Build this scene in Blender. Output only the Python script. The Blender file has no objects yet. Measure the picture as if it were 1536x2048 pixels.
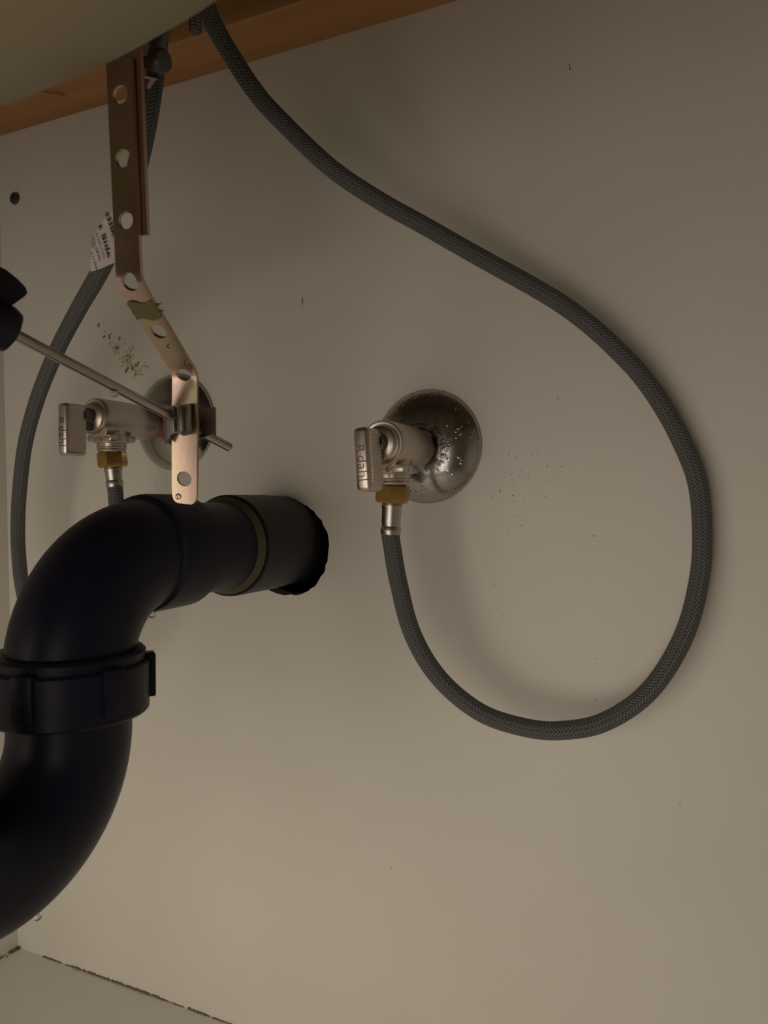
import bpy, bmesh, math, random
from mathutils import Vector, Matrix

random.seed(7)
scene = bpy.context.scene
COL = scene.collection
PI = math.pi

# ------------------------------------------------------------------ camera
cam_data = bpy.data.cameras.new('camera')
cam = bpy.data.objects.new('camera', cam_data)
COL.objects.link(cam)
cam.location = (0.0, -0.4, 0.342)
cam.rotation_euler = (math.radians(90) - math.atan(27 / 1500), 0, math.radians(25))
cam_data.sensor_fit = 'VERTICAL'
cam_data.sensor_height = 36.0
cam_data.lens = 36.0 * 1500 / 2048
cam_data.clip_start = 0.01
cam_data.clip_end = 20
cam_data.dof.use_dof = True
cam_data.dof.focus_distance = 0.43
cam_data.dof.aperture_fstop = 18
scene.camera = cam

# ------------------------------------------------------------------ world, lamps, exposure
world = bpy.data.worlds.new('room_light')
scene.world = world
world.use_nodes = True
world.node_tree.nodes['Background'].inputs[0].default_value = (1.0, 0.72, 0.48, 1)
world.node_tree.nodes['Background'].inputs[1].default_value = 0.05


def area_lamp(name, loc, aim, sx, sy, watts, colour):
    d = bpy.data.lights.new(name, 'AREA')
    d.shape = 'RECTANGLE'
    d.size, d.size_y = sx, sy
    d.energy = watts
    d.color = colour
    o = bpy.data.objects.new(name, d)
    COL.objects.link(o)
    o.location = loc
    o.rotation_euler = (Vector(aim) - Vector(loc)).to_track_quat('-Z', 'Y').to_euler()
    return o


area_lamp('room_lamp', (-0.28, -0.64, 0.17), (-0.24, 0.0, 0.0), 0.60, 0.42, 1.2, (1.0, 0.86, 0.725)).data.spread = math.radians(150)

scene.view_settings.view_transform = 'Standard'
scene.view_settings.look = 'None'
scene.view_settings.exposure = 0.0
scene.view_settings.gamma = 1.0
scene.view_settings.use_curve_mapping = False


# ------------------------------------------------------------------ materials
def new_mat(name, base, rough=0.5, metal=0.0, **kw):
    m = bpy.data.materials.new(name)
    m.use_nodes = True
    b = m.node_tree.nodes['Principled BSDF']
    b.inputs['Base Color'].default_value = (*base, 1)
    b.inputs['Roughness'].default_value = rough
    b.inputs['Metallic'].default_value = metal
    for k, v in kw.items():
        b.inputs[k.replace('_', ' ')].default_value = v
    return m


def nd(m, kind, **ins):
    n = m.node_tree.nodes.new(kind)
    for k, v in ins.items():
        n.inputs[k.replace('_', ' ')].default_value = v
    return n


def lk(m, a, ao, b, bi):
    m.node_tree.links.new(a.outputs[ao], b.inputs[bi])


def bsdf(m):
    return m.node_tree.nodes['Principled BSDF']


def ramp(m, stops):
    r = m.node_tree.nodes.new('ShaderNodeValToRGB')
    e = r.color_ramp.elements
    e[0].position, e[0].color = stops[0][0], (*stops[0][1], 1)
    e[1].position, e[1].color = stops[-1][0], (*stops[-1][1], 1)
    for p, c in stops[1:-1]:
        x = e.new(p)
        x.color = (*c, 1)
    return r


def noise_colour(m, stops, scale, detail=4.0, stretch=None, rough=0.55):
    tc = nd(m, 'ShaderNodeTexCoord')
    n = nd(m, 'ShaderNodeTexNoise', Scale=scale, Detail=detail, Roughness=rough)
    if stretch:
        mp = nd(m, 'ShaderNodeMapping')
        mp.inputs['Scale'].default_value = stretch
        lk(m, tc, 'Object', mp, 'Vector')
        lk(m, mp, 'Vector', n, 'Vector')
    else:
        lk(m, tc, 'Object', n, 'Vector')
    r = ramp(m, stops)
    lk(m, n, 'Fac', r, 'Fac')
    lk(m, r, 'Color', bsdf(m), 'Base Color')
    return n


def noise_bump(m, scale, dist, strength=1.0, detail=3.0, node=None):
    if node is None:
        tc = nd(m, 'ShaderNodeTexCoord')
        node = nd(m, 'ShaderNodeTexNoise', Scale=scale, Detail=detail)
        lk(m, tc, 'Object', node, 'Vector')
    b = nd(m, 'ShaderNodeBump', Strength=strength, Distance=dist)
    lk(m, node, 'Fac', b, 'Height')
    lk(m, b, 'Normal', bsdf(m), 'Normal')
    return b


M = {}
M['paint'] = new_mat('cabinet_paint', (0.72, 0.70, 0.62), 0.42)
noise_colour(M['paint'], [(0.3, (0.70, 0.685, 0.62)), (0.7, (0.74, 0.725, 0.665))], 9.0, 3.0)
noise_bump(M['paint'], 260.0, 0.0002, 0.25)
M['floor'] = new_mat('cabinet_floor', (0.64, 0.62, 0.54), 0.45)
noise_colour(M['floor'], [(0.3, (0.76, 0.745, 0.67)), (0.7, (0.80, 0.785, 0.71))], 12.0, 4.0)
M['pine'] = new_mat('pine_wood', (0.6, 0.34, 0.15), 0.6)
n = noise_colour(M['pine'], [(0.25, (0.33, 0.145, 0.055)), (0.5, (0.48, 0.245, 0.095)), (0.75, (0.56, 0.31, 0.135))],
                 38.0, 5.0, (0.09, 1.0, 1.0))
noise_bump(M['pine'], 0, 0.0006, 0.4, node=n)
M['board'] = new_mat('worktop_board', (0.16, 0.13, 0.10), 0.8)
M['ceramic'] = new_mat('sink_ceramic', (0.66, 0.61, 0.46), 0.45)
noise_colour(M['ceramic'], [(0.3, (0.28, 0.235, 0.155)), (0.7, (0.33, 0.28, 0.19))], 14.0, 3.0)
M['abs'] = new_mat('black_drain_plastic', (0.0075, 0.0068, 0.0105), 0.42, Specular_IOR_Level=0.22)
n = noise_colour(M['abs'], [(0.0, (0.0085, 0.0078, 0.0235)), (0.64, (0.0105, 0.0098, 0.0260)), (0.80, (0.032, 0.030, 0.032))], 70.0, 6.0)
noise_bump(M['abs'], 45.0, 0.0004, 0.3)
M['abs_matt'] = new_mat('black_coupling_plastic', (0.012, 0.0112, 0.0145), 0.45, Specular_IOR_Level=0.35)
M['olive'] = new_mat('dried_olive_sealant', (0.085, 0.072, 0.035), 0.5)
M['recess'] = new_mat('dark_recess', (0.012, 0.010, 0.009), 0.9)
M['zinc'] = new_mat('yellow_zinc_steel', (0.6, 0.5, 0.4), 0.24, 1.0)
n = noise_colour(M['zinc'], [(0.28, (0.56, 0.49, 0.33)), (0.45, (0.60, 0.46, 0.36)), (0.58, (0.66, 0.49, 0.45)), (0.75, (0.62, 0.50, 0.26))], 60.0, 2.0, (1.0, 1.0, 0.5))
noise_bump(M['zinc'], 180.0, 0.0001, 0.25)
M['nickel'] = new_mat('satin_nickel', (0.62, 0.56, 0.50), 0.36, 1.0)
noise_bump(M['nickel'], 500.0, 0.0001, 0.2)
M['nickel_shaded'] = new_mat('shaded_stem', (0.16, 0.14, 0.13), 0.45, 0.8)  # nickel darkened: the shadow between handle and body is put into the stem colour
M['brass'] = new_mat('brass', (0.56, 0.38, 0.13), 0.27, 1.0)
M['copper'] = new_mat('copper', (0.68, 0.33, 0.20), 0.32, 1.0)
noise_colour(M['copper'], [(0.35, (0.50, 0.22, 0.14)), (0.6, (0.72, 0.36, 0.24))], 120.0, 4.0)
M['steel'] = new_mat('rod_steel', (0.50, 0.47, 0.43), 0.27, 1.0)
M['ferrule'] = new_mat('crimped_steel', (0.50, 0.48, 0.46), 0.34, 1.0)
M['clip'] = new_mat('dark_spring_steel', (0.30, 0.27, 0.235), 0.36, 1.0)
M['dark_steel'] = new_mat('dark_fastener_steel', (0.13, 0.12, 0.12), 0.42, 1.0)
M['paper'] = new_mat('tag_paper', (0.66, 0.63, 0.60), 0.7)
M['ink'] = new_mat('tag_ink', (0.016, 0.015, 0.015), 0.7)
M['engraving'] = new_mat('engraving', (0.10, 0.085, 0.07), 0.5, 0.6)
M['tape'] = new_mat('greenish_tape', (0.37, 0.33, 0.17), 0.3, 0.35)
M['mould'] = new_mat('mould', (0.13, 0.085, 0.03), 0.9)
noise_colour(M['mould'], [(0.35, (0.13, 0.09, 0.04)), (0.65, (0.36, 0.29, 0.15))], 300.0, 2.0)
M['mould_pale'] = new_mat('pale_mould', (0.60, 0.54, 0.39), 0.9)
M['speck'] = new_mat('dirt_speck', (0.16, 0.11, 0.08), 0.9)
M['speck_pale'] = new_mat('pale_dirt_speck', (0.42, 0.36, 0.29), 0.9)
M['grime'] = new_mat('joint_grime', (0.17, 0.13, 0.085), 0.95)
M['rust'] = new_mat('rust', (0.035, 0.02, 0.014), 0.8)
M['rubber'] = new_mat('dark_blue_plastic', (0.013, 0.0125, 0.022), 0.45, Specular_IOR_Level=0.3)
M['gasket'] = new_mat('grey_gasket', (0.20, 0.18, 0.17), 0.6)
M['water'] = new_mat('water', (1, 1, 1), 0.02, 0.0, IOR=1.333, Transmission_Weight=1.0)

# chrome with water spots and a rusty ring round the pipe (object space, y = out of the wall)
def chrome(name, spots, rust, wet=1.0):
    m = new_mat(name, (0.46, 0.445, 0.43), 0.2, 1.0)
    tc = nd(m, 'ShaderNodeTexCoord')
    v = nd(m, 'ShaderNodeTexVoronoi', Scale=330.0)
    lk(m, tc, 'Object', v, 'Vector')
    drops = ramp(m, [(0.0, (1, 1, 1)), (0.30, (0, 0, 0))])
    lk(m, v, 'Distance', drops, 'Fac')
    cl = nd(m, 'ShaderNodeTexNoise', Scale=65.0, Detail=3.0)
    lk(m, tc, 'Object', cl, 'Vector')
    clr = ramp(m, [(0.46, (0, 0, 0)), (0.62, (1, 1, 1))])
    lk(m, cl, 'Fac', clr, 'Fac')
    mul = nd(m, 'ShaderNodeMath')
    mul.operation = 'MULTIPLY'
    lk(m, drops, 'Color', mul, 0)
    lk(m, clr, 'Color', mul, 1)
    bp = nd(m, 'ShaderNodeBump', Strength=spots, Distance=0.0007)
    lk(m, mul, 'Value', bp, 'Height')
    lk(m, bp, 'Normal', bsdf(m), 'Normal')
    # rust: distance from the axis, broken by noise
    sp = nd(m, 'ShaderNodeSeparateXYZ')
    lk(m, tc, 'Object', sp, 'Vector')
    cx = nd(m, 'ShaderNodeCombineXYZ')
    lk(m, sp, 'X', cx, 'X')
    lk(m, sp, 'Z', cx, 'Z')
    ln = nd(m, 'ShaderNodeVectorMath')
    ln.operation = 'LENGTH'
    lk(m, cx, 'Vector', ln, 0)
    rn = nd(m, 'ShaderNodeTexNoise', Scale=150.0, Detail=6.0, Roughness=0.7)
    lk(m, tc, 'Object', rn, 'Vector')
    ma = nd(m, 'ShaderNodeMath')
    ma.operation = 'MULTIPLY_ADD'
    lk(m, ln, 'Value', ma, 0)
    ma.inputs[1].default_value = -29.0
    lk(m, rn, 'Fac', ma, 2)
    rr = ramp(m, [(0.02, (0, 0, 0)), (0.20, (1, 1, 1))])
    lk(m, ma, 'Value', rr, 'Fac')
    rs = nd(m, 'ShaderNodeMath')
    rs.operation = 'MULTIPLY'
    lk(m, rr, 'Color', rs, 0)
    rs.inputs[1].default_value = rust
    mx = nd(m, 'ShaderNodeMix')
    mx.data_type = 'RGBA'
    mx.inputs['A'].default_value = (0.46, 0.445, 0.43, 1)
    mx.inputs['B'].default_value = (0.075, 0.04, 0.03, 1)
    lk(m, rs, 'Value', mx, 'Factor')
    lk(m, mx, 'Result', bsdf(m), 'Base Color')
    ro = nd(m, 'ShaderNodeMath')
    ro.operation = 'MULTIPLY_ADD'
    lk(m, rs, 'Value', ro, 0)
    ro.inputs[1].default_value = 0.4
    ro.inputs[2].default_value = 0.19
    lk(m, ro, 'Value', bsdf(m), 'Roughness')
    return m


M['chrome_spotted'] = chrome('spotted_chrome', 0.9, 0.85)
M['chrome_plain'] = chrome('dull_chrome', 0.15, 0.35)


# braided hose: UV u = round the hose (0..1), v = metres along it
def braid_mat():
    m = new_mat('grey_braid', (0.10, 0.105, 0.11), 0.55)
    uv = nd(m, 'ShaderNodeTexCoord')
    sp = nd(m, 'ShaderNodeSeparateXYZ')
    lk(m, uv, 'UV', sp, 'Vector')

    def math_node(op, a, b=None):
        x = nd(m, 'ShaderNodeMath')
        x.operation = op
        for i, s in enumerate((a, b)):
            if s is None:
                continue
            if isinstance(s, (int, float)):
                x.inputs[i].default_value = s
            else:
                m.node_tree.links.new(s, x.inputs[i])
        return x.outputs['Value']
    u8 = math_node('MULTIPLY', sp.outputs['X'], 12.0)
    zig = math_node('PINGPONG', u8, 1.0)
    v = math_node('MULTIPLY', sp.outputs['Y'], 560.0)
    vv = math_node('ADD', v, math_node('MULTIPLY', zig, 1.25))
    strand = math_node('PINGPONG', vv, 0.5)                     # 0..0.5
    edge = math_node('ABSOLUTE', math_node('SUBTRACT', zig, 0.5))  # crossing lines at column borders
    h = math_node('SUBTRACT', math_node('MULTIPLY', strand, 2.0), math_node('MULTIPLY', math_node('POWER', math_node('MULTIPLY', edge, 2.0), 4.0), 0.35))
    r = ramp(m, [(0.05, (0.052, 0.052, 0.054)), (0.5, (0.125, 0.13, 0.135)), (1.0, (0.185, 0.19, 0.19))])
    m.node_tree.links.new(h, r.inputs['Fac'])
    lk(m, r, 'Color', bsdf(m), 'Base Color')
    b = nd(m, 'ShaderNodeBump', Strength=0.8, Distance=0.0005)
    m.node_tree.links.new(h, b.inputs['Height'])
    lk(m, b, 'Normal', bsdf(m), 'Normal')
    return m


M['braid'] = braid_mat()


# ------------------------------------------------------------------ mesh helpers
def link_mesh(name, bm, mat, parent=None, smooth=40, loc=None):
    bmesh.ops.recalc_face_normals(bm, faces=bm.faces)
    me = bpy.data.meshes.new(name)
    bm.to_mesh(me)
    bm.free()
    me.materials.append(mat)
    if smooth:
        me.shade_smooth()
        me.set_sharp_from_angle(angle=math.radians(smooth))
    o = bpy.data.objects.new(name, me)
    COL.objects.link(o)
    if parent is not None:
        o.parent = parent
    if loc is not None:
        o.location = loc
    return o


def thing(name, label, cat, loc=(0, 0, 0), group=None, rot=None):
    o = bpy.data.objects.new(name, None)
    o.empty_display_size = 0.02
    COL.objects.link(o)
    o.location = loc
    if rot:
        o.rotation_euler = rot
    return tag(o, label, cat, group)


def tag(o, label, cat, group=None):
    o['label'] = label
    o['category'] = cat
    if group:
        o['group'] = group
    return o


def struct(o):
    o['kind'] = 'structure'
    return o


def frame(axis):
    z = Vector(axis).normalized()
    x = Vector((0, 0, 1)).cross(z)
    if x.length < 1e-4:
        x = Vector((1, 0, 0))
    x.normalize()
    return x, z.cross(x), z


def add_lathe(bm, prof, origin, axis, segs=48, phase=0.0):
    """prof: (radius, distance along axis); radius 0 makes a pole."""
    x, y, z = frame(axis)
    o = Vector(origin)
    prev = None
    for r, t in prof:
        if r <= 1e-7:
            ring = [bm.verts.new(o + z * t)]
        else:
            ring = [bm.verts.new(o + z * t + (x * math.cos(a) + y * math.sin(a)) * r)
                    for a in (2 * PI * k / segs + phase for k in range(segs))]
        if prev:
            for k in range(segs):
                k2 = (k + 1) % segs
                q = [prev[k % len(prev)], prev[k2 % len(prev)], ring[k2 % len(ring)], ring[k % len(ring)]]
                q2 = []
                for v in q:
                    if v not in q2:
                        q2.append(v)
                if len(q2) > 2:
                    bm.faces.new(q2)
        prev = ring
    return bm


def catmull(pts, n=8):
    P = [Vector(p) for p in pts]
    P = [P[0] * 2 - P[1]] + P + [P[-1] * 2 - P[-2]]
    out = []
    for i in range(1, len(P) - 2):
        p0, p1, p2, p3 = P[i - 1:i + 3]
        for k in range(n):
            t = k / n
            out.append(0.5 * ((2 * p1) + (p2 - p0) * t + (2 * p0 - 5 * p1 + 4 * p2 - p3) * t * t + (3 * p1 - p0 - 3 * p2 + p3) * t ** 3))
    out.append(P[-2].copy())
    return out


def add_tube(bm, path, radius, segs=32, uv=True, caps=True, ref=(0, 0, 1)):
    path = [Vector(p) for p in path]
    n = len(path)
    rad = radius if isinstance(radius, (list, tuple)) else [radius] * n
    lay = bm.loops.layers.uv.verify() if uv else None
    T = [(path[min(i + 1, n - 1)] - path[max(i - 1, 0)]).normalized() for i in range(n)]
    nx = Vector(ref).cross(T[0])
    if nx.length < 1e-3:
        nx = Vector((1, 0, 0)).cross(T[0])
    nx.normalize()
    rings, L, dist = [], [], 0.0
    for i in range(n):
        nx = (nx - T[i] * nx.dot(T[i])).normalized()
        ny = T[i].cross(nx)
        if i:
            dist += (path[i] - path[i - 1]).length
        L.append(dist)
        rings.append([bm.verts.new(path[i] + (nx * math.cos(2 * PI * k / segs) + ny * math.sin(2 * PI * k / segs)) * rad[i]) for k in range(segs)])
    for i in range(n - 1):
        for k in range(segs):
            k2 = (k + 1) % segs
            f = bm.faces.new([rings[i][k], rings[i][k2], rings[i + 1][k2], rings[i + 1][k]])
            if uv:
                for lp, (a, b) in zip(f.loops, ((k, i), (k + 1, i), (k + 1, i + 1), (k, i + 1))):
                    lp[lay].uv = (a / segs, L[b])
    if caps:
        bm.faces.new(rings[0][::-1])
        bm.faces.new(rings[-1])
    return bm


def add_box(bm, lo, hi, bevel=0.0, mat=None, segs=2):
    r = bmesh.ops.create_cube(bm, size=1)
    vs = r['verts']
    lo, hi = Vector(lo), Vector(hi)
    for v in vs:
        v.co = Vector((lo[i] + (v.co[i] + 0.5) * (hi[i] - lo[i]) for i in range(3)))
    if bevel:
        es = list({e for v in vs for e in v.link_edges})
        b = bmesh.ops.bevel(bm, geom=es, offset=bevel, segments=segs, profile=0.5, affect='EDGES')
        vs = list({v for f in b['faces'] for v in f.verts} | {v for v in vs if v.is_valid})
    if mat is not None:
        bmesh.ops.transform(bm, matrix=mat, verts=[v for v in vs if v.is_valid])
    return vs


def add_prism(bm, poly, depth, matrix):
    """poly: 2D outline in the local xy plane, extruded by depth along local z."""
    a = [bm.verts.new(matrix @ Vector((x, y, 0))) for x, y in poly]
    b = [bm.verts.new(matrix @ Vector((x, y, depth))) for x, y in poly]
    bm.faces.new(a[::-1])
    bm.faces.new(b)
    n = len(a)
    for i in range(n):
        bm.faces.new([a[i], a[(i + 1) % n], b[(i + 1) % n], b[i]])


def add_blob(bm, c, sx, sy, sz, seg=6, rings=4):
    m = Matrix.Translation(Vector(c)) @ Matrix.Diagonal((sx, sy, sz, 1))
    bmesh.ops.create_uvsphere(bm, u_segments=seg, v_segments=rings, radius=1.0, matrix=m)


def plane_quad(name, a, b, c, d, mat, thick):
    """A slab with outer face a,b,c,d, thick towards the vector thick."""
    bm = bmesh.new()
    f = [bm.verts.new(p) for p in (a, b, c, d)]
    g = [bm.verts.new(Vector(p) + Vector(thick)) for p in (a, b, c, d)]
    bm.faces.new(f)
    bm.faces.new(g[::-1])
    for i in range(4):
        bm.faces.new([f[i], g[i], g[(i + 1) % 4], f[(i + 1) % 4]])
    return struct(link_mesh(name, bm, mat, smooth=0))


def text_mesh(name, body, size, xdir, ydir, origin, depth, mat, parent, bold=0.0, warp=None, sx=1.0):
    cu = bpy.data.curves.new(name, 'FONT')
    cu.body = body
    cu.size = size
    cu.offset = bold
    cu.extrude = depth / 2
    cu.resolution_u = 3
    tmp = bpy.data.objects.new(name, cu)
    COL.objects.link(tmp)
    dg = bpy.context.evaluated_depsgraph_get()
    me = bpy.data.meshes.new_from_object(tmp.evaluated_get(dg))
    bpy.data.objects.remove(tmp)
    bpy.data.curves.remove(cu)
    X, Y = Vector(xdir).normalized(), Vector(ydir).normalized()
    Z = X.cross(Y)
    for v in me.vertices:
        p = Vector(origin) + X * v.co.x * sx + Y * v.co.y + Z * (v.co.z + depth * 0.2)
        v.co = warp(p) if warp else p
    me.materials.clear()
    me.materials.append(mat)
    o = bpy.data.objects.new(name, me)
    COL.objects.link(o)
    o.parent = parent
    return o


# ------------------------------------------------------------------ the cabinet
XT = -0.5130                    # the left side leans a little outwards
XL, XR, ZF, ZC, YF = -0.4985, 0.34, -0.0045, 0.655, -0.52
# back wall with a ragged round hole for the drain pipe
bm = bmesh.new()
outer = [bm.verts.new(p) for p in ((XL - 0.01, 0, ZF - 0.01), (XR, 0, ZF - 0.01), (XR, 0, ZC), (XT - 0.01, 0, ZC))]
edges = [bm.edges.new((outer[i], outer[(i + 1) % 4])) for i in range(4)]
hole = []
rnd = random.Random(3)
for k in range(72):
    a = 2 * PI * k / 72
    rr = 0.0300 + rnd.uniform(-0.0005, 0.0005) + 0.0004 * math.sin(5 * a)
    hole.append(bm.verts.new((-0.2535 + rr * math.cos(a), 0, 0.3112 + rr * math.sin(a))))
edges += [bm.edges.new((hole[i], hole[(i + 1) % 72])) for i in range(72)]
bmesh.ops.triangle_fill(bm, use_beauty=True, edges=edges)
ext = bmesh.ops.extrude_face_region(bm, geom=list(bm.faces))
bmesh.ops.translate(bm, vec=(0, 0.012, 0), verts=[g for g in ext['geom'] if isinstance(g, bmesh.types.BMVert)])
wall = struct(link_mesh('wall_back', bm, M['paint'], smooth=0))
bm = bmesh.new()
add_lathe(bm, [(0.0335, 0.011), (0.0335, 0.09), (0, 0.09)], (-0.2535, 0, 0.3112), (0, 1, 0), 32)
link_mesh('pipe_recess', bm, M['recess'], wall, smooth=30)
plane_quad('wall_left', (XL, 0, ZF), (XT, 0, ZC), (XT, YF, ZC), (XL, YF, ZF), M['paint'], (-0.016, 0, 0))
plane_quad('wall_right', (XR, 0, ZF), (XR, 0, ZC), (XR, YF, ZC), (XR, YF, ZF), M['paint'], (0.016, 0, 0))
floor = plane_quad('floor', (XL - 0.016, 0, ZF), (XR + 0.016, 0, ZF), (XR + 0.016, YF, ZF), (XL - 0.016, YF, ZF), M['floor'], (0, 0, -0.016))
plane_quad('ceiling', (XT - 0.016, 0.012, ZC), (XR + 0.016, 0.012, ZC), (XR + 0.016, YF - 0.03, ZC), (XT - 0.016, YF - 0.03, ZC), M['board'], (0, 0, 0.03))

# pine rail under the worktop, with a split running up from its lower edge
bm = bmesh.new()
RAIL = 0.037
add_box(bm, (XT + 0.001, -RAIL, 0.6185), (XR, 0.0, ZC), 0.0012)
rail = struct(link_mesh('trim_1', bm, M['pine'], smooth=30))
bm = bmesh.new()
add_prism(bm, [(0, 0), (0.040, -0.001), (0.052, 0.010), (0.030, 0.013), (0.006, 0.008)], 0.0035,
          Matrix.Translation((-0.468, -0.034, 0.6165)) @ Matrix.Rotation(math.radians(0), 4, 'X'))
link_mesh('splinter', bm, M['pine'], rail, smooth=0)

# grime in the joint between floor and back wall, and along the left wall
bm = bmesh.new()
rnd = random.Random(11)
for (x0, x1, wmax, dens) in ((-0.470, -0.442, 0.0007, 30), (-0.442, -0.352, 0.0013, 150), (-0.352, -0.338, 0.0005, 14), (-0.333, -0.318, 0.0011, 26), (-0.318, -0.28, 0.0006, 30)):
    for k in range(dens):
        x = rnd.uniform(x0, x1)
        add_blob(bm, (x, rnd.uniform(-0.0006, 0), ZF + rnd.uniform(0, wmax * 0.8)), rnd.uniform(0.0005, 0.0022), 0.0005, rnd.uniform(0.2, 0.6) * wmax, 6, 4)
for k in range(60):
    t = rnd.random() ** 2
    add_blob(bm, (XL + rnd.uniform(0, 0.004) * (1 - t), -t * 0.05 - 0.0004, ZF + rnd.uniform(0, 0.0012)), rnd.uniform(0.0003, 0.001), rnd.uniform(0.0004, 0.0012), rnd.uniform(0.0002, 0.0007), 6, 4)
o = link_mesh('joint_grime', bm, M['grime'], floor)
o['kind'] = 'stuff'

# mould streak and dirt specks on the back wall
def wall_dabs(name, pts, mat):
    bm = bmesh.new()
    for (x, z, sx, sz) in pts:
        add_blob(bm, (x, 0.0001, z), sx, 0.0003, sz, 7, 4)
    o = link_mesh(name, bm, mat, wall)
    o['kind'] = 'stuff'
    return o


rnd = random.Random(5)
MP = [(-0.4103, -0.0000, 0.4654), (-0.4060, 0.0000, 0.4572), (-0.3990, -0.0000, 0.4538), (-0.3930, 0.0000, 0.4473), (-0.3852, 0.0000, 0.4414), (-0.3807, 0.0000, 0.4352), (-0.3771, -0.0000, 0.4318), (-0.3726, 0.0000, 0.4301)]
pale, dark = [], []
for i, p in enumerate(MP):
    spread = (0.0012, 0.0025, 0.004, 0.0045, 0.0055, 0.006, 0.0065, 0.005)[i]
    for k in range((3, 7, 11, 12, 17, 20, 20, 7)[i]):
        x, z = p[0] + rnd.gauss(0, spread * 0.55), p[2] + rnd.gauss(0, spread * 0.55)
        s = rnd.choice((0.0003, 0.00045, 0.0006, 0.0008, 0.0012))
        dark.append((x, z, s, s * rnd.uniform(0.7, 1.4)))
    if i > 2:
        for k in range(5):
            s = rnd.uniform(0.0012, 0.0026)
            pale.append((p[0] + rnd.gauss(0, spread * 0.5), p[2] + rnd.gauss(0, spread * 0.5), s, s))
dark.append((MP[0][0], MP[0][2], 0.0011, 0.0019))
wall_dabs('mould_film', pale, M['mould_pale'])
wall_dabs('mould_fleck', dark, M['mould'])
SP = [(-0.1113, 0.0000, 0.3671), (-0.1116, 0.0000, 0.3655), (-0.0981, 0.0000, 0.3654), (-0.0951, 0.0000, 0.3664), (-0.1099, 0.0000, 0.3551), (-0.1057, 0.0000, 0.3542), (-0.1043, 0.0000, 0.3569),
      (-0.1005, 0.0000, 0.3531), (-0.0865, 0.0000, 0.3542), (-0.0894, 0.0000, 0.3511), (-0.0912, 0.0000, 0.3428), (-0.1032, 0.0000, 0.3415), (-0.1101, 0.0000, 0.3335), (-0.1079, 0.0000, 0.3325),
      (-0.1114, 0.0000, 0.3242), (-0.1084, 0.0000, 0.3409), (-0.1085, 0.0000, 0.3504), (-0.0640, 0.0000, 0.2586), (-0.1160, 0.0000, 0.3456)]
wall_dabs('dirt_speck', [(p[0], p[2], 0.00030, 0.00030) for p in SP], M['speck'])
PS = [(-0.1163, 0.0000, 0.3464), (-0.1042, 0.0000, 0.3274), (-0.0958, 0.0000, 0.3261), (-0.1090, 0.0000, 0.3436), (-0.1074, 0.0000, 0.3645), (-0.1205, 0.0000, 0.3431), (-0.0828, 0.0000, 0.3587), (-0.0905, 0.0000, 0.3593),
      (-0.1144, 0.0000, 0.2780), (-0.0658, 0.0000, 0.3225), (-0.1190, 0.0000, 0.2943), (-0.0851, 0.0000, 0.3950), (-0.1816, 0.0000, 0.1240), (-0.0728, 0.0000, 0.0987), (-0.0232, 0.0000, 0.1888), (-0.0649, 0.0000, 0.2368),
      (-0.3709, 0.0000, 0.3520), (-0.3598, 0.0000, 0.3495)]
wall_dabs('pale_dirt_speck', [(p[0], p[2], rnd.uniform(0.0003, 0.0007), rnd.uniform(0.0003, 0.0006)) for p in PS], M['speck_pale'])
p = (-0.0795, 0.0000, 0.5670)
q = (-0.2420, 0.0000, 0.4638)
wall_dabs('scuff_mark', [(p[0], p[2] + 0.0012, 0.0003, 0.0016), (p[0] + 0.0003, p[2] - 0.0006, 0.00055, 0.0007)], M['speck'])
wall_dabs('pale_scuff_mark', [(q[0], q[2], 0.0009, 0.0030), (q[0] - 0.0004, q[2] - 0.004, 0.0005, 0.0008)], M['speck_pale'])

# ------------------------------------------------------------------ sink bowl and drain
bm = bmesh.new()
BX, BY, BA, BB, BZ, BC, BN, BM_ = -0.2351, -0.3101, 0.2417, 0.1234, 0.6535, 0.2070, 2.7478, 2.8782
NS, NR = 96, 26
prev = None
for i in range(NR + 1):
    s = math.sin(PI / 2 * i / NR)
    rho = (max(0.0, 1 - s ** BM_)) ** (1 / BM_)
    z = BZ - BC * s
    if i == NR:
        ring = [bm.verts.new((BX, BY, z))]
    else:
        ring = []
        for k in range(NS):
            a = 2 * PI * k / NS
            c_, s_ = math.cos(a), math.sin(a)
            ring.append(bm.verts.new((BX + BA * rho * math.copysign(abs(c_) ** (2 / BN), c_), BY + BB * rho * math.copysign(abs(s_) ** (2 / BN), s_), z)))
    if prev:
        for k in range(NS):
            k2 = (k + 1) % NS
            if len(ring) == 1:
                bm.faces.new([prev[k], prev[k2], ring[0]])
            else:
                bm.faces.new([prev[k], prev[k2], ring[k2], ring[k]])
    prev = ring
# thickness towards the inside, flat rim
bmesh.ops.recalc_face_normals(bm, faces=bm.faces)
bmesh.ops.solidify(bm, geom=list(bm.faces), thickness=0.007)
tag(link_mesh('sink_bowl', bm, M['ceramic'], smooth=60), 'off-white underside of the sink bowl above the pipes', 'sink')

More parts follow.
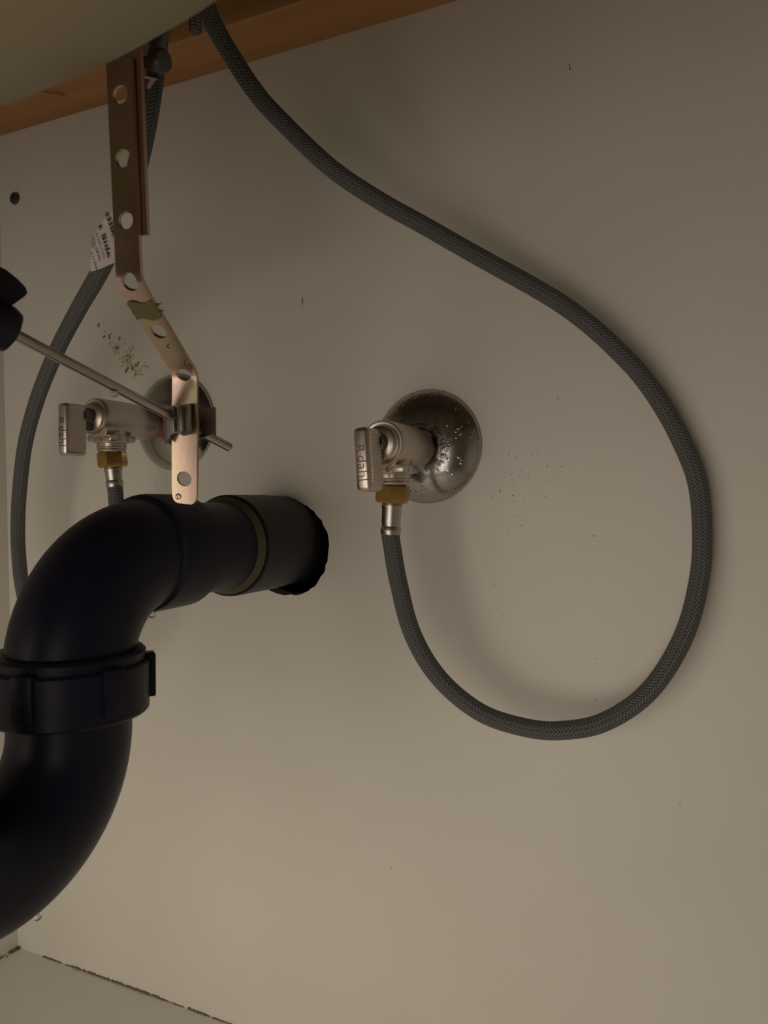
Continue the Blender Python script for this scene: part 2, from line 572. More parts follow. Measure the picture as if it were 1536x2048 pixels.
DX, DY = -0.2542, -0.2510
drain = thing('sink_drain', 'black sink drain body with winged nut gripping the steel rod', 'drain', (DX, DY, 0.25))
L0 = Vector((DX, DY, 0.25))
def dp(name, prof, mat, segs=48):
    b = bmesh.new()
    add_lathe(b, [(r, z - 0.25) for r, z in prof], (0, 0, 0), (0, 0, 1), segs)
    return link_mesh(name, b, mat, drain)
dp('tailpiece', [(0.0186, 0.2645), (0.0196, 0.2645), (0.0196, 0.318), (0.0186, 0.322), (0.0186, 0.362)], M['rubber'])
dp('drain_body', [(0.0186, 0.362), (0.0205, 0.365), (0.0205, 0.424), (0.0205, 0.430)], M['rubber'])
dp('flange_nut', [(0.0205, 0.424), (0.0270, 0.426), (0.0275, 0.436), (0.0270, 0.4385), (0.0205, 0.4385)], M['gasket'])
dp('gasket', [(0.0205, 0.438), (0.0285, 0.438), (0.0295, 0.446), (0.0200, 0.4485)], M['gasket'])
ROD_A, ROD_B = Vector((-0.2540, -0.2505, 0.4203)), Vector((-0.2145, -0.1110, 0.3659))
rod_dir = (ROD_B - ROD_A).normalized()
nut = bmesh.new()
na = ROD_A + rod_dir * 0.0395 - L0
add_lathe(nut, [(0.0100, -0.0375), (0.0100, -0.001), (0.0070, -0.001)], na, rod_dir, 32)
add_lathe(nut, [(0.0, 0.0), (0.0080, 0.0), (0.0086, 0.0012), (0.0088, 0.0062), (0.0078, 0.0092), (0.0045, 0.0105), (0.0028, 0.0108), (0.0, 0.0108)], na, rod_dir, 32)
nx, ny, nz = frame(rod_dir)
wm = Matrix((( nx.x, ny.x, nz.x, na.x), (nx.y, ny.y, nz.y, na.y), (nx.z, ny.z, nz.z, na.z), (0, 0, 0, 1)))
link_mesh('pivot_nut', nut, M['rubber'], drain)
def wing(ang):
    b = bmesh.new()
    m = wm @ Matrix.Rotation(ang, 4, 'Z') @ Matrix.Translation((0, 0, 0)) @ Matrix(((1, 0, 0, 0), (0, 0, 1, -0.0022), (0, 1, 0, 0), (0, 0, 0, 1)))
    # local x = radial, local y = along rod, extruded across
    add_prism(b, [(0.0070, -0.004), (0.0172, -0.006), (0.0192, -0.005), (0.0196, -0.001), (0.0187, 0.0040), (0.0174, 0.0074), (0.0158, 0.0086), (0.0142, 0.0082), (0.0078, 0.0050)], 0.0044, m)
    return link_mesh('nut_wing', b, M['rubber'], drain, smooth=50)
up = math.atan2(Vector((0, 0, 1)).dot(ny), Vector((0, 0, 1)).dot(nx))
wing(up)

# ------------------------------------------------------------------ black drain pipe and trap (one glued run)
trap = thing('drain_trap', 'black plastic drain pipe and trap running into the back wall', 'pipe', (-0.258, -0.166, 0.3155))
T0 = Vector((-0.258, -0.166, 0.3155))
def tl(p):
    return Vector(p) - T0
YA = (0, 1, 0)
def tp(name, prof, mat, origin, axis, segs=64):
    b = bmesh.new()
    add_lathe(b, prof, tl(origin), axis, segs)
    return link_mesh(name, b, mat, trap, smooth=35)
PX, PZ = -0.258, 0.3155
tp('wall_coupling', [(0.0244, -0.0545), (0.0268, -0.0560), (0.0278, -0.0562), (0.0286, -0.0552), (0.0287, -0.020), (0.0281, -0.004), (0.0281, 0.05), (0.0244, 0.05)], M['abs_matt'], (PX, 0, PZ), YA)
tp('sealant_ring', [(0.0240, -0.0558), (0.0268, -0.0563), (0.0272, -0.0568), (0.0258, -0.0590), (0.0240, -0.0605)], M['olive'], (PX, 0, PZ), YA)
tp('pipe_stub', [(0.0243, -0.105), (0.0243, -0.045)], M['abs'], (PX, 0, PZ), YA)
tp('elbow_hub', [(0.0240, -0.0948), (0.0275, -0.0950), (0.0286, -0.0965), (0.0288, -0.1195), (0.0283, -0.1225), (0.0265, -0.1240), (0.0245, -0.1240)], M['abs'], (PX, 0, PZ), YA)
b = bmesh.new()
R = 0.048
path = [(PX, -0.108, PZ), (PX, -0.113, PZ)] + [(PX, -0.118 - R * math.sin(t), PZ - R + R * math.cos(t)) for t in (PI / 2 * k / 20 for k in range(21))] + [(PX, -0.166, 0.262)]
add_tube(b, [tl(p) for p in path], 0.0264, 64, uv=False, ref=(1, 0, 0))
link_mesh('elbow', b, M['abs'], trap)
UX, UY = PX, -0.166
tp('collar', [(0.0255, 0.2700), (0.0308, 0.2705), (0.0312, 0.2760), (0.0300, 0.2772), (0.0268, 0.2776), (0.0255, 0.2776)], M['abs'], (UX, UY, 0), (0, 0, 1))
un = tp('union_nut', [(0.0258, 0.2500), (0.0318, 0.2502), (0.0326, 0.2512), (0.0328, 0.2712), (0.0320, 0.2722), (0.0262, 0.2724)], M['abs'], (UX, UY, 0), (0, 0, 1))
for k in range(6):
    a = math.radians(47 + 60 * k)
    b = bmesh.new()
    m = Matrix.Translation(tl((UX, UY, 0))) @ Matrix.Rotation(a, 4, 'Z')
    add_box(b, (0.0310, -0.0045, 0.2545), (0.0351, 0.0045, 0.2735), 0.0008, m)
    lug = link_mesh('nut_lug', b, M['abs'], un)
# trap bend: down, round and up to the drain tailpiece
b = bmesh.new()
v = Vector((DX - UX, DY - UY, 0))
RU = v.length / 2
vh = v.normalized()
zb = 0.2441
pts = [Vector((UX, UY, 0.262)), Vector((UX, UY, 0.255))]
for k in range(33):
    t = PI * k / 32
    pts.append(Vector((UX, UY, zb)) + vh * (RU - RU * math.cos(t)) + Vector((0, 0, -RU * math.sin(t))))
pts += [Vector((DX, DY, 0.2520))]
add_tube(b, [tl(p) for p in pts], 0.0253, 64, uv=False, ref=(0.7, 0.7, 0))
link_mesh('trap_bend', b, M['abs'], trap)
tp('slip_nut', [(0.0250, 0.2440), (0.0300, 0.2445), (0.0310, 0.2460), (0.0310, 0.2600), (0.0295, 0.2625), (0.0199, 0.2630)], M['abs'], (DX, DY, 0), (0, 0, 1), 12)

# ------------------------------------------------------------------ pop-up linkage
b = bmesh.new()
RL = (ROD_B - ROD_A).length
add_lathe(b, [(0, 0), (0.0020, 0), (0.0021, 0.0006), (0.0021, RL - 0.0006), (0.0017, RL), (0, RL)], (0, 0, 0), rod_dir, 24)
o = link_mesh('pivot_rod', b, M['steel'], None, 40, ROD_A)
tag(o, 'thin straight steel rod slanting from the winged nut through the strap', 'rod')

strap_root = thing('clevis_strap', 'long perforated yellow zinc strap bent in the middle', 'strap', (-0.2167, -0.1720, 0.4280))
S0 = Vector(strap_root.location)
W2, HR, PITCH = 0.0063, 0.0037, 0.0254
SA, SB, SC, SD = (Vector(p) for p in ((-0.2116, -0.1810, 0.4950), (-0.2158, -0.1730, 0.4274), (-0.2159, -0.1400, 0.3965), (-0.2223, -0.1330, 0.3510)))
ab = (SB - SA).normalized()
# polyline of the strap in s (0 = first hole, 3 = first bend, 5 = second bend, 7 = last hole)
def strap_pos(s):
    if s < 3:
        return SA + (SB - SA) * (s / 3)
    if s < 5:
        return SB + (SC - SB) * ((s - 3) / 2)
    return SC + (SD - SC) * ((s - 5) / 2)
def strap_smooth(s):
    w = 0.16
    for c in (3, 5):
        if abs(s - c) < w:
            t = (s - c + w) / (2 * w)
            p0, p1, p2 = strap_pos(c - w), strap_pos(c), strap_pos(c + w)
            return p0 * (1 - t) ** 2 + p1 * 2 * t * (1 - t) + p2 * t * t
    return strap_pos(s)
def strap_frame(s):
    t = (strap_smooth(s + 0.02) - strap_smooth(s - 0.02)).normalized()
    x = Vector((1, 0.14 * min(1, max(0, s - 4.6)), 0)).normalized()
    x = (x - t * x.dot(t)).normalized()
    return strap_smooth(s), x, t, x.cross(t)
def strap_map(x, s, off=0.0):
    p, ax, t, nrm = strap_frame(s)
    return p + ax * x + nrm * off
def strap_sheet(bm, holes, s_top, s_bot, round_bottom, fmap, HR=HR):
    """flat perforated strip in (x, s) mapped by fmap; holes at the integer s given"""
    N = 32
    half = W2 / PITCH
    cache = {}
    def V(x, s):
        key = (round(x, 6), round(s, 5))
        if key not in cache:
            cache[key] = bm.verts.new(fmap(x, s))
        return cache[key]
    def sq(a):
        c, s_ = math.cos(a), math.sin(a)
        k = 1 / max(abs(c), abs(s_))
        return c * k, s_ * k
    xs = [sq(PI * (0.25 + 0.5 * j / 8))[0] * W2 for j in range(9)]
    def strip(s0, s1, rows):
        for i in range(rows):
            a, c = s0 + (s1 - s0) * i / rows, s0 + (s1 - s0) * (i + 1) / rows
            for j in range(8):
                bm.faces.new([V(xs[j], a), V(xs[j + 1], a), V(xs[j + 1], c), V(xs[j], c)])
    last = s_top
    for n_, h in enumerate(holes):
        strip(last, h - half, max(1, int((h - half - last) / 0.04)))
        mids = []
        for k in range(N):
            a = 2 * PI * k / N
            ox, oy = sq(a)
            ox, oy = ox * W2, oy * half
            if round_bottom and n_ == len(holes) - 1 and math.sin(a) > 0.001:
                e = s_bot - h
                ox = W2 * math.cos(a) / max(abs(math.cos(a)), abs(math.sin(a))) if False else W2 * math.copysign(abs(math.cos(a)) ** 0.42, math.cos(a))
                oy = e * abs(math.sin(a)) ** 0.42
            ix, iy = HR * math.cos(a), HR * math.sin(a) / PITCH
            mids.append(((ix, h + iy), ((ix * 0.55 + ox * 0.45), h + iy * 0.55 + oy * 0.45), (ox, h + oy)))
        for k in range(N):
            A, B = mids[k], mids[(k + 1) % N]
            for lv in (0, 1):
                bm.faces.new([V(*A[lv]), V(*B[lv]), V(*B[lv + 1]), V(*A[lv + 1])])
        last = h + half
    if not round_bottom:
        strip(last, s_bot, max(1, int((s_bot - last) / 0.05)))
bm = bmesh.new()
strap_sheet(bm, list(range(8)), -0.55, 7 + 0.49, True, lambda x, s: strap_map(x, s) - S0)
bmesh.ops.recalc_face_normals(bm, faces=bm.faces)
bmesh.ops.solidify(bm, geom=list(bm.faces), thickness=0.0015)
link_mesh('strap', bm, M['zinc'], strap_root, smooth=30)
# return lip behind the upper half of the strap, part of the fold round the lift rod
bm = bmesh.new()
rows_ = []
for i in range(25):
    q_ = -0.70 + 2.95 * i / 24
    rows_.append([bm.verts.new(strap_map(x, q_, off) - S0) for x, off in ((0.0044, 0.0004), (0.0088, 0.0004), (0.0090, 0.0018), (0.0044, 0.0018))])
for a_, c_ in zip(rows_, rows_[1:]):
    for k in range(4):
        bm.faces.new([a_[k], a_[(k + 1) % 4], c_[(k + 1) % 4], c_[k]])
bm.faces.new(rows_[0])
bm.faces.new(rows_[-1])
link_mesh('rear_lip', bm, M['zinc'], strap_root, smooth=30)
# yoke folded round the lift rod at the top, with the clamp screw
YO = Vector((-0.2094, -0.1720, 0.5116)) - S0
bm = bmesh.new()
for (pts_, zlo, zhi) in (([(-0.0060, -0.0065), (-0.0060, -0.0052), (-0.001, -0.0052), (0.0052, 0.0015), (0.0040, 0.0025), (-0.002, -0.0038)], -0.0065, 0.0055),
                         ([(0.0030, 0.0010), (0.0044, 0.0022), (-0.0040, 0.0075), (-0.0046, 0.0062)], -0.0055, -0.0010)):
    add_prism(bm, pts_, zhi - zlo, Matrix.Translation(YO + Vector((0, 0, zlo))))
link_mesh('yoke', bm, M['zinc'], strap_root, smooth=30)
bm = bmesh.new()
sdir = Vector((0.97, -0.06, -0.22)).normalized()
add_lathe(bm, [(0, -0.004), (0.0021, -0.0035), (0.0021, 0.0065), (0.0038, 0.0066), (0.0043, 0.0072), (0.0044, 0.0098), (0.0038, 0.0110), (0.0, 0.0114)], YO + Vector((0.001, -0.001, -0.0005)), sdir, 20)
link_mesh('clamp_screw', bm, M['dark_steel'], strap_root)
# strip of greenish tape left on the slanting part
bm = bmesh.new()
grid = []
for i in range(9):
    s = 3.34 + 0.36 * i / 8
    row = []
    for j in range(9):
        x = -W2 - 0.0002 + (2 * W2 + 0.0004) * j / 8
        row.append(bm.verts.new(strap_map(x, s + 0.05 * (j / 8) - 0.03 * math.sin(j), -0.0020 - 0.0002 * math.sin(i * 1.7 + j)) - S0))
    for j, (e, w) in enumerate(((0.0016, 0.0), (0.0032, 0.0005))):
        if i in (1, 2, 5, 6):
            pass
    grid.append(row)
for i in range(8):
    for j in range(8):
        bm.faces.new([grid[i][j], grid[i + 1][j], grid[i + 1][j + 1], grid[i][j + 1]])
for i, e in ((1, 0.0032), (4, 0.0024)):
    a_, c_ = grid[i][8], grid[i + 2][8]
    t_ = bm.verts.new((a_.co + c_.co) / 2 + Vector((e, 0.0008, 0.0005)))
    bm.faces.new([a_, c_, t_])
bmesh.ops.solidify(bm, geom=list(bm.faces), thickness=0.0003)
link_mesh('tape', bm, M['tape'], strap_root, smooth=50)['label'] = 'torn strip of greenish tape'

# lift rod behind the bowl
b = bmesh.new()
la, lb = Vector((-0.2054, -0.1720, 0.5098)), Vector((-0.1986, -0.1760, 0.5192))
lb2 = la + (lb - la).normalized() * 0.125
lb2 = Vector((lb2.x, la.y - 0.001, 0.6548))
add_lathe(b, [(0, 0), (0.0026, 0.0004), (0.0027, 0.002), (0.0027, (lb2 - la).length)], (0, 0, 0), lb2 - la, 20)
o = link_mesh('lift_rod', b, M['dark_steel'], None, 40, la)
tag(o, 'dark steel lift rod hanging behind the sink into the strap yoke', 'rod')

# spring clip on the pivot rod: a hairpin of flat spring steel with the strap between its leaves
HC = Vector((-0.2205, -0.1340, 0.3758))
clip = bpy.data.objects.new('spring_clip_tmp', None)
bm = bmesh.new()
outline = [(0.0078, -0.0068), (0.0074, -0.0074), (0.0045, -0.0072), (0.0022, -0.0058), (-0.0008, -0.0060), (-0.0030, -0.0074), (-0.0058, -0.0078), (-0.0080, -0.0066),
           (-0.0094, -0.0035), (-0.0098, 0.0006), (-0.0092, 0.0040), (-0.0075, 0.0064), (-0.0030, 0.0070), (0.0040, 0.0068), (0.0088, 0.0072), (0.0102, 0.0072)]
th = 0.0009
n_ = len(outline)
nor = []
for i in range(n_):
    a_ = Vector(outline[max(i - 1, 0)])
    c_ = Vector(outline[min(i + 1, n_ - 1)])
    t_ = (c_ - a_).normalized()
    nor.append(Vector((t_.y, -t_.x)))
zt, zb_ = 0.0070, -0.0058
rows = []
for i in range(n_):
    p_ = Vector(outline[i])
    q_ = p_ + nor[i] * th
    wav = 0.0010 * math.sin(i * 1.9)
    curl = -0.0030 if 6 <= i <= 9 else 0.0
    rows.append([bm.verts.new(v) for v in ((p_.x, p_.y, zt), (q_.x, q_.y, zt), (q_.x, q_.y, zb_ + wav + curl), (p_.x, p_.y, zb_ + wav + curl))])
for i in range(n_ - 1):
    for k in range(4):
        bm.faces.new([rows[i][k], rows[i][(k + 1) % 4], rows[i + 1][(k + 1) % 4], rows[i + 1][k]])
bm.faces.new(rows[0][::-1])
bm.faces.new(rows[-1])
# stiffening ribs pressed on the front leaf
for x in (-0.0012, 0.0028):
    add_box(bm, (x - 0.0006, -0.0082, -0.0048), (x + 0.0006, -0.0062, 0.0062), 0.0004)
o = link_mesh('spring_clip', bm, M['clip'], None, 40, HC)
tag(o, 'dark spring clip folded round the strap where the rod crosses it', 'clip')
bpy.data.objects.remove(clip)

# threaded stud behind the sink
b = bmesh.new()
sp_ = Vector((-0.2348, -0.1100, 0.5642))
prof = [(0, 0), (0.0022, 0), (0.0028, 0.0006)]
for k in range(34):
    z = 0.0010 + k * 0.0016
    prof += [(0.0024, z), (0.0031, z + 0.0008)]
prof += [(0.0026, 0.6548 - sp_.z)]
add_lathe(b, prof, (0, 0, 0), (0, 0, 1), 20)
o = link_mesh('mounting_stud', b, M['dark_steel'], None, 30, sp_)
tag(o, 'short dark threaded stud beside the hose at the pine rail', 'stud')

# screw in the back wall
sc_ = Vector((-0.4940, 0.0000, 0.5688))
scr = thing('wall_screw', 'small dark screw head in the back wall near the left edge', 'screw', sc_)
b = bmesh.new()
add_lathe(b, [(0, 0.0), (0.0046, 0.0), (0.0046, 0.0006), (0.0040, 0.0018), (0.0026, 0.0024), (0.0, 0.0025)], (0, 0, 0), (0, -1, 0), 24)
link_mesh('screw_head', b, M['dark_steel'], scr)
b = bmesh.new()
for a in (0.5, 0.5 + PI / 2):
    add_box(b, (-0.0024, -0.00262, -0.0005), (0.0024, -0.0020, 0.0005), 0, Matrix.Rotation(a, 4, 'Y'))
link_mesh('cross_slot', b, M['recess'], scr, smooth=0)


# ------------------------------------------------------------------ shutoff valves and wall plates
def escutcheon(x, z, mat, label):
    b = bmesh.new()
    add_lathe(b, [(0.0300, 0.0002), (0.0322, 0.0004), (0.0324, 0.0016), (0.0316, 0.0028), (0.0290, 0.0052), (0.0250, 0.0078), (0.0200, 0.0102), (0.0150, 0.0118), (0.0115, 0.0126), (0.0100, 0.0128), (0.0092, 0.0122), (0.0090, 0.0100)],
              (0, 0, 0), (0, -1, 0), 72)
    o = link_mesh('escutcheon', b, mat, None, 60, (x, 0, z))
    return tag(o, label, 'escutcheon')


ESC = escutcheon(-0.1590, 0.3716, M['chrome_spotted'], 'round chrome escutcheon plate with rust and water spots on the back wall')
escutcheon(-0.3413, 0.3932, M['chrome_plain'], 'round dull chrome escutcheon plate half hidden behind the strap')


b = bmesh.new()
rnd = random.Random(21)
dome = [(0.0316, 0.0028), (0.0290, 0.0052), (0.0250, 0.0078), (0.0200, 0.0102), (0.0150, 0.0118), (0.0115, 0.0126)]
for k in range(95):
    rr = rnd.uniform(0.013, 0.0310)
    aa = math.radians(rnd.gauss(-38, 42))
    for (r1, h1), (r0, h0) in zip(dome, dome[1:]):
        if r0 <= rr <= r1:
            hh = h0 + (h1 - h0) * (rr - r0) / (r1 - r0)
    sz = rnd.choice((0.00022, 0.0003, 0.0004, 0.00055))
    add_blob(b, (rr * math.cos(aa), -hh - sz * 0.1, rr * math.sin(aa)), sz, sz * 0.6, sz * 1.15, 8, 6)
o = link_mesh('water_beads', b, M['water'], ESC, 180)
o['kind'] = 'stuff'
b = bmesh.new()
for k in range(60):
    rr = 0.0125 + abs(rnd.gauss(0, 0.0035))
    aa = math.radians(rnd.gauss(12, 22))
    for (r1, h1), (r0, h0) in zip(dome, dome[1:]):
        if r0 <= rr <= r1:
            hh = h0 + (h1 - h0) * (rr - r0) / (r1 - r0)
    sz = rnd.choice((0.0002, 0.0003, 0.00045))
    add_blob(b, (rr * math.cos(aa), -hh, rr * math.sin(aa)), sz, 0.0002, sz * rnd.uniform(0.7, 1.6), 6, 4)
o = link_mesh('rust_pits', b, M['rust'], ESC, 40)
o['kind'] = 'stuff'


def valve(x, z, yaw, tilt, label, drop):
    v = thing('shutoff_valve', label, 'valve', (x, 0, z), 'angle stop valves under the sink', (drop, 0, yaw))
    b = bmesh.new()
    add_lathe(b, [(0, -0.008), (0.0079, -0.008), (0.0079, 0.030)], (0, 0, 0), (0, -1, 0), 40)
    link_mesh('copper_pipe', b, M['copper'], v)
    b = bmesh.new()
    add_lathe(b, [(0.0080, 0.0215), (0.0098, 0.0218), (0.0104, 0.0228), (0.0106, 0.0290), (0.0111, 0.0305), (0.0115, 0.0400), (0.0117, 0.0640), (0.0114, 0.0662), (0.0108, 0.0670), (0.0098, 0.0671), (0.0090, 0.0667), (0.0086, 0.0685), (0.0070, 0.0697), (0.0, 0.0700)], (0, 0, 0), (0, -1, 0), 56)
    link_mesh('body', b, M['nickel'], v)
    OY = -0.0530
    b = bmesh.new()
    add_lathe(b, [(0.0090, 0.0), (0.0090, -0.0102), (0.0106, -0.0106), (0.0109, -0.0112), (0.0109, -0.0140), (0.0104, -0.0146), (0.0088, -0.0150), (0.0086, -0.0168), (0.0090, -0.0174), (0.0082, -0.0182), (0.0086, -0.0190), (0.0080, -0.0200), (0.0, -0.0200)], (0, OY, 0), (0, 0, 1), 48)
    # flats
    link_mesh('outlet', b, M['nickel'], v, smooth=30)
    b = bmesh.new()
    add_box(b, (-0.0101, OY - 0.0102, -0.0142), (0.0101, OY + 0.0102, -0.0100), 0.0012)
    link_mesh('outlet_collar', b, M['nickel'], v)
    b = bmesh.new()
    add_lathe(b, [(0.0050, 0.066), (0.0050, 0.0770)], (0, 0, 0), (0, -1, 0), 24)
    add_box(b, (-0.0024, -0.0760, -0.0085), (0.0024, -0.0690, 0.004), 0.0006)
    link_mesh('stem', b, M['nickel_shaded'], v)
    # flat lever handle hanging down from the stem
    h = bmesh.new()
    rot = Matrix.Rotation(tilt, 4, 'Y')
    add_box(h, (-0.0039, -0.0900, -0.0240), (0.0039, -0.0748, 0.0062), 0.0024, rot, 3)
    hd = link_mesh('handle', h, M['nickel'], v, smooth=50)
    g = bmesh.new()
    for k in range(21):
        zz = -0.0195 + k * 0.00112
        for sx in (-1, 1):
            add_box(g, (sx * 0.0039 - 0.00045, -0.0876, zz), (sx * 0.0039 + 0.00045, -0.0762, zz + 0.00055), 0, rot)
    link_mesh('grip_ridges', g, M['nickel'], hd, smooth=0)
    fy = -0.0900
    xd, yd = rot @ Vector((0, 0, -1)), rot @ Vector((1, 0, 0))
    text_mesh('lettering', 'dahl', 0.0074, xd, yd, rot @ Vector((-0.0020, fy, -0.0068)), 0.00025, M['engraving'], hd, -0.00010, None, 1.02)
    # small angular emblem over the lettering
    e = bmesh.new()
    zig = [(-0.0024, 0.0040), (-0.0012, 0.0042), (-0.0008, 0.0026), (0.0006, 0.0034), (0.0016, 0.0042), (0.0022, 0.0028), (0.0014, 0.0014), (0.0024, 0.0006), (0.0006, 0.0004), (-0.0004, 0.0016), (-0.0012, 0.0000), (-0.0022, -0.0006)]
    for (x0, z0), (x1, z1) in zip(zig, zig[1:]):
        d = Vector(((x1 - x0) * 0.8, 0, (z1 - z0) * 0.62))
        add_box(e, (0, fy - 0.0002, -0.00018), (d.length, fy + 0.0002, 0.00018), 0, rot @ Matrix.Translation((x0 * 0.8, 0, z0 * 0.62 - 0.0050)) @ Matrix.Rotation(-math.atan2(d.z, d.x), 4, 'Y'))
    link_mesh('emblem', e, M['engraving'], hd, smooth=0)
    return v


VR = valve(-0.1568, 0.3690, math.radians(0), math.radians(-4), 'satin metal shutoff valve on the rusty water-spotted plate', math.radians(0))
VL = valve(-0.3448, 0.3905, math.radians(-1.5), math.radians(0), 'satin metal shutoff valve behind the slanting steel rod', math.radians(0))


# ------------------------------------------------------------------ braided supply hoses
def hose(label, top, path, hr=0.0046):
    """top: nut top centre; path continues from the ferrule end"""
    h = thing('supply_hose', label, 'hose', top, 'braided supply hoses under the sink')
    H0 = Vector(top)
    d = (Vector(path[0]) - H0).normalized()
    Ln = (Vector(path[0]) - H0).length
    b = bmesh.new()
    add_lathe(b, [(0.0058, -0.0002), (0.0080, 0.0), (0.0088, 0.0010), (0.0090, 0.0018), (0.0090, 0.0085), (0.0082, 0.0098), (0.0050, 0.0100)], (0, 0, 0), d, 6, math.radians(12))
    bmesh.ops.bevel(b, geom=list(b.edges), offset=0.0004, segments=2, affect='EDGES')
    link_mesh('coupling_nut', b, M['brass'], h, smooth=25)
    b = bmesh.new()
    add_lathe(b, [(0.0040, 0.0090), (0.0050, 0.0098), (0.0053, 0.0106), (0.0053, 0.0118), (0.0050, 0.0126), (0.0049, Ln - 0.0065), (0.0047, Ln - 0.0050), (0.0046, Ln - 0.0042), (0.0051, Ln - 0.0036), (0.0052, Ln - 0.0012), (0.0049, Ln), (0.0040, Ln)], (0, 0, 0), d, 36)
    link_mesh('ferrule', b, M['ferrule'], h)
    b = bmesh.new()
    pts = catmull([tuple(Vector(path[0]) - d * 0.004)] + path, 10)
    add_tube(b, [p - H0 for p in pts], hr, 32)
    link_mesh('braided_tube', b, M['braid'], h, smooth=80)
    return h


RT = Vector((-0.1568, -0.0530, 0.3690 - 0.0196))
hose('grey braided hose making a wide loop from valve up to pine rail', RT,
     [(-0.1579, -0.0535, 0.3237), (-0.1573, -0.0530, 0.3179), (-0.1546, -0.0510, 0.2992), (-0.1481, -0.0480, 0.2729), (-0.1355, -0.0430, 0.2505), (-0.1162, -0.0370, 0.2341), (-0.0948, -0.0330, 0.2279), (-0.0763, -0.0300, 0.2277), (-0.0559, -0.0260, 0.2336),
      (-0.0358, -0.0210, 0.2500), (-0.0210, -0.0160, 0.2768), (-0.0144, -0.0120, 0.3055), (-0.0137, -0.0100, 0.3293), (-0.0159, -0.0090, 0.3497), (-0.0216, -0.0090, 0.3662), (-0.0307, -0.0100, 0.3851), (-0.0415, -0.0120, 0.4021), (-0.0524, -0.0140, 0.4149), (-0.0647, -0.0160, 0.4275), (-0.0787, -0.0180, 0.4394), (-0.0948, -0.0210, 0.4506), (-0.1207, -0.0270, 0.4670),
      (-0.1471, -0.0340, 0.4841), (-0.1702, -0.0430, 0.4985), (-0.1925, -0.0540, 0.5151), (-0.2148, -0.0670, 0.5385), (-0.2254, -0.0750, 0.5522), (-0.2349, -0.0840, 0.5701), (-0.2378, -0.0920, 0.5794), (-0.2381, -0.0970, 0.5850), (-0.2403, -0.1000, 0.5925), (-0.2429, -0.1020, 0.6018), (-0.2425, -0.1020, 0.6540)])
LT = VL.matrix_basis @ Vector((0, -0.0530, -0.0196))
LH = hose('grey braided hose with white tag passing behind the strap', LT,
     [(-0.3447, -0.0520, 0.3491), (-0.3439, -0.0520, 0.3411), (-0.3433, -0.0520, 0.3227), (-0.3449, -0.0530, 0.2950), (-0.3526, -0.0550, 0.2639), (-0.3718, -0.0550, 0.2389), (-0.3970, -0.0520, 0.2360), (-0.4233, -0.0470, 0.2576), (-0.4366, -0.0440, 0.2834), (-0.4422, -0.0420, 0.3069), (-0.4425, -0.0420, 0.3239), (-0.4383, -0.0440, 0.3461), (-0.4265, -0.0490, 0.3775), (-0.4067, -0.0560, 0.4053),
      (-0.3770, -0.0670, 0.4314), (-0.3444, -0.0800, 0.4509), (-0.3088, -0.0980, 0.4636), (-0.2835, -0.1120, 0.4749), (-0.2639, -0.1220, 0.4904), (-0.2529, -0.1260, 0.5080), (-0.2482, -0.1260, 0.5255), (-0.2480, -0.1220, 0.5484), (-0.2479, -0.1190, 0.5686), (-0.2477, -0.1170, 0.5791), (-0.2475, -0.1130, 0.6540)])
H0 = Vector(LH.location)

# white paper tag folded round the left hose
TO = 0.117
ha, hb = Vector((-0.3088, -0.0980, 0.4636)), Vector((-0.2639, -0.1220, 0.4904))
hd_ = (hb - ha).normalized()
def tag_y(x, z):
    """height of the tag sheet over the wall: it bulges over the hose and falls away at both sides"""
    t = ((Vector((x, 0, z)) - Vector((ha.x, 0, ha.z))).dot(Vector((hd_.x, 0, hd_.z)))) / Vector((hd_.x, 0, hd_.z)).length_squared
    c = ha + hd_ * t
    dist = math.hypot(x - c.x, z - c.z)
    return c.y - 0.0085 - 0.0022 * math.exp(-(dist / 0.007) ** 2)
def tag_pt(p):
    return Vector((p[0], tag_y(p[0], p[2]), p[2]))
outl = [(-0.2963, -0.1180, 0.4726), (-0.2917, -0.1210, 0.4745), (-0.2849, -0.1240, 0.4772), (-0.2782, -0.1270, 0.4790), (-0.2723, -0.1290, 0.4800), (-0.2483, -0.1290, 0.4731), (-0.2597, -0.1160, 0.4556), (-0.2741, -0.1140, 0.4588), (-0.2863, -0.1120, 0.4595), (-0.2979, -0.1100, 0.4597), (-0.3045, -0.1090, 0.4601)]
bm = bmesh.new()
vs = [bm.verts.new(p) for p in outl]
bm.faces.new(vs)
bmesh.ops.triangulate(bm, faces=list(bm.faces))
bmesh.ops.subdivide_edges(bm, edges=list(bm.edges), cuts=5, use_grid_fill=True)
for v_ in bm.verts:
    v_.co = tag_pt(v_.co) - H0
bmesh.ops.recalc_face_normals(bm, faces=bm.faces)
bmesh.ops.solidify(bm, geom=list(bm.faces), thickness=0.0004)
tg = link_mesh('paper_tag', bm, M['paper'], LH, smooth=60)
tg['label'] = 'white paper tag with black print'
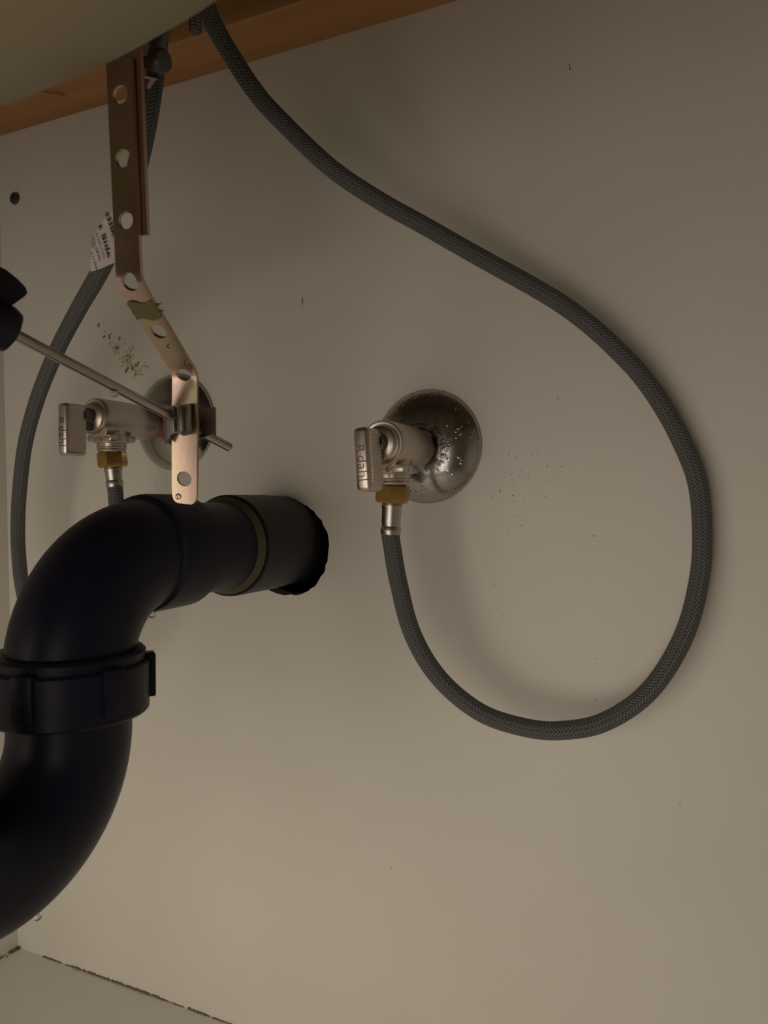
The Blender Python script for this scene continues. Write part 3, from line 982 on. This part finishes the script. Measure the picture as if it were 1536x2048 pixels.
def ink(body, px0, size, bold=0.0, sx=1.0, ang=2.5):
    a = math.radians(ang)
    def warp(p):
        w = tag_pt(p)
        return Vector((w.x, w.y - 0.0008 + (p.y + TO) * 0.3, w.z)) - H0
    text_mesh('print', body, size, (math.sin(a), 0, -math.cos(a)), (math.cos(a), 0, math.sin(a)), Vector((px0[0], -TO, px0[2])), 0.0001, M['ink'], tg, bold, warp, sx)
ink('533SR.', (-0.2769, -0.1270, 0.4802), 0.0042, 0.00012, 0.92)
ink('t Side', (-0.2856, -0.1240, 0.4768), 0.0050, 0.00006, 1.30)
ink('ocean.com', (-0.2894, -0.1220, 0.4743), 0.0021, 0.0, 1.25)
ink('(866-0838)', (-0.2938, -0.1200, 0.4739), 0.0021, 0.0, 1.2)
ink('TM', (-0.2963, -0.1180, 0.4724), 0.0020, 0.0, 1.2, 4)
ink('X113046', (-0.2988, -0.1150, 0.4679), 0.0020, 0.0, 1.25, 2)

# ------------------------------------------------------------------ water drops
def drop(loc, r, label, hang=1.35):
    b = bmesh.new()
    bmesh.ops.create_uvsphere(b, u_segments=20, v_segments=14, radius=r)
    for v_ in b.verts:
        if v_.co.z > 0:
            v_.co.z *= hang
            v_.co.x *= 1 - 0.25 * v_.co.z / (r * hang)
    o = link_mesh('water_drop', b, M['water'], None, 180, loc)
    return tag(o, label, 'water drop', 'water drops on the plumbing')
def on_rod(px_y):
    return ROD_A + rod_dir * ((px_y - ROD_A.y) / rod_dir.y)
p = on_rod(-0.1675)
drop((p.x, p.y, p.z - 0.0026), 0.0019, 'clear water drop hanging under the middle of the steel rod')
drop((PX + 0.0015, -0.1175, PZ - 0.0297), 0.0021, 'water drop hanging below the elbow hub of the drain pipe')
drop((-0.2419, -0.1972, 0.1812), 0.0017, 'water drop clinging under the lower curve of the black trap')
drop(tuple(strap_map(0.0010, 4.32, -0.0018)), 0.0009, 'tiny water drop on the slanting strap below its lower hole', 1.2)
drop(tuple(strap_map(0.0044, 4.72, -0.0018)), 0.0009, 'tiny water drop at the edge of the strap beside its second bend', 1.2)
drop(tuple(strap_map(-0.0030, 7.36, -0.0018)), 0.0013, 'water drop at the rounded bottom end of the strap', 1.1)
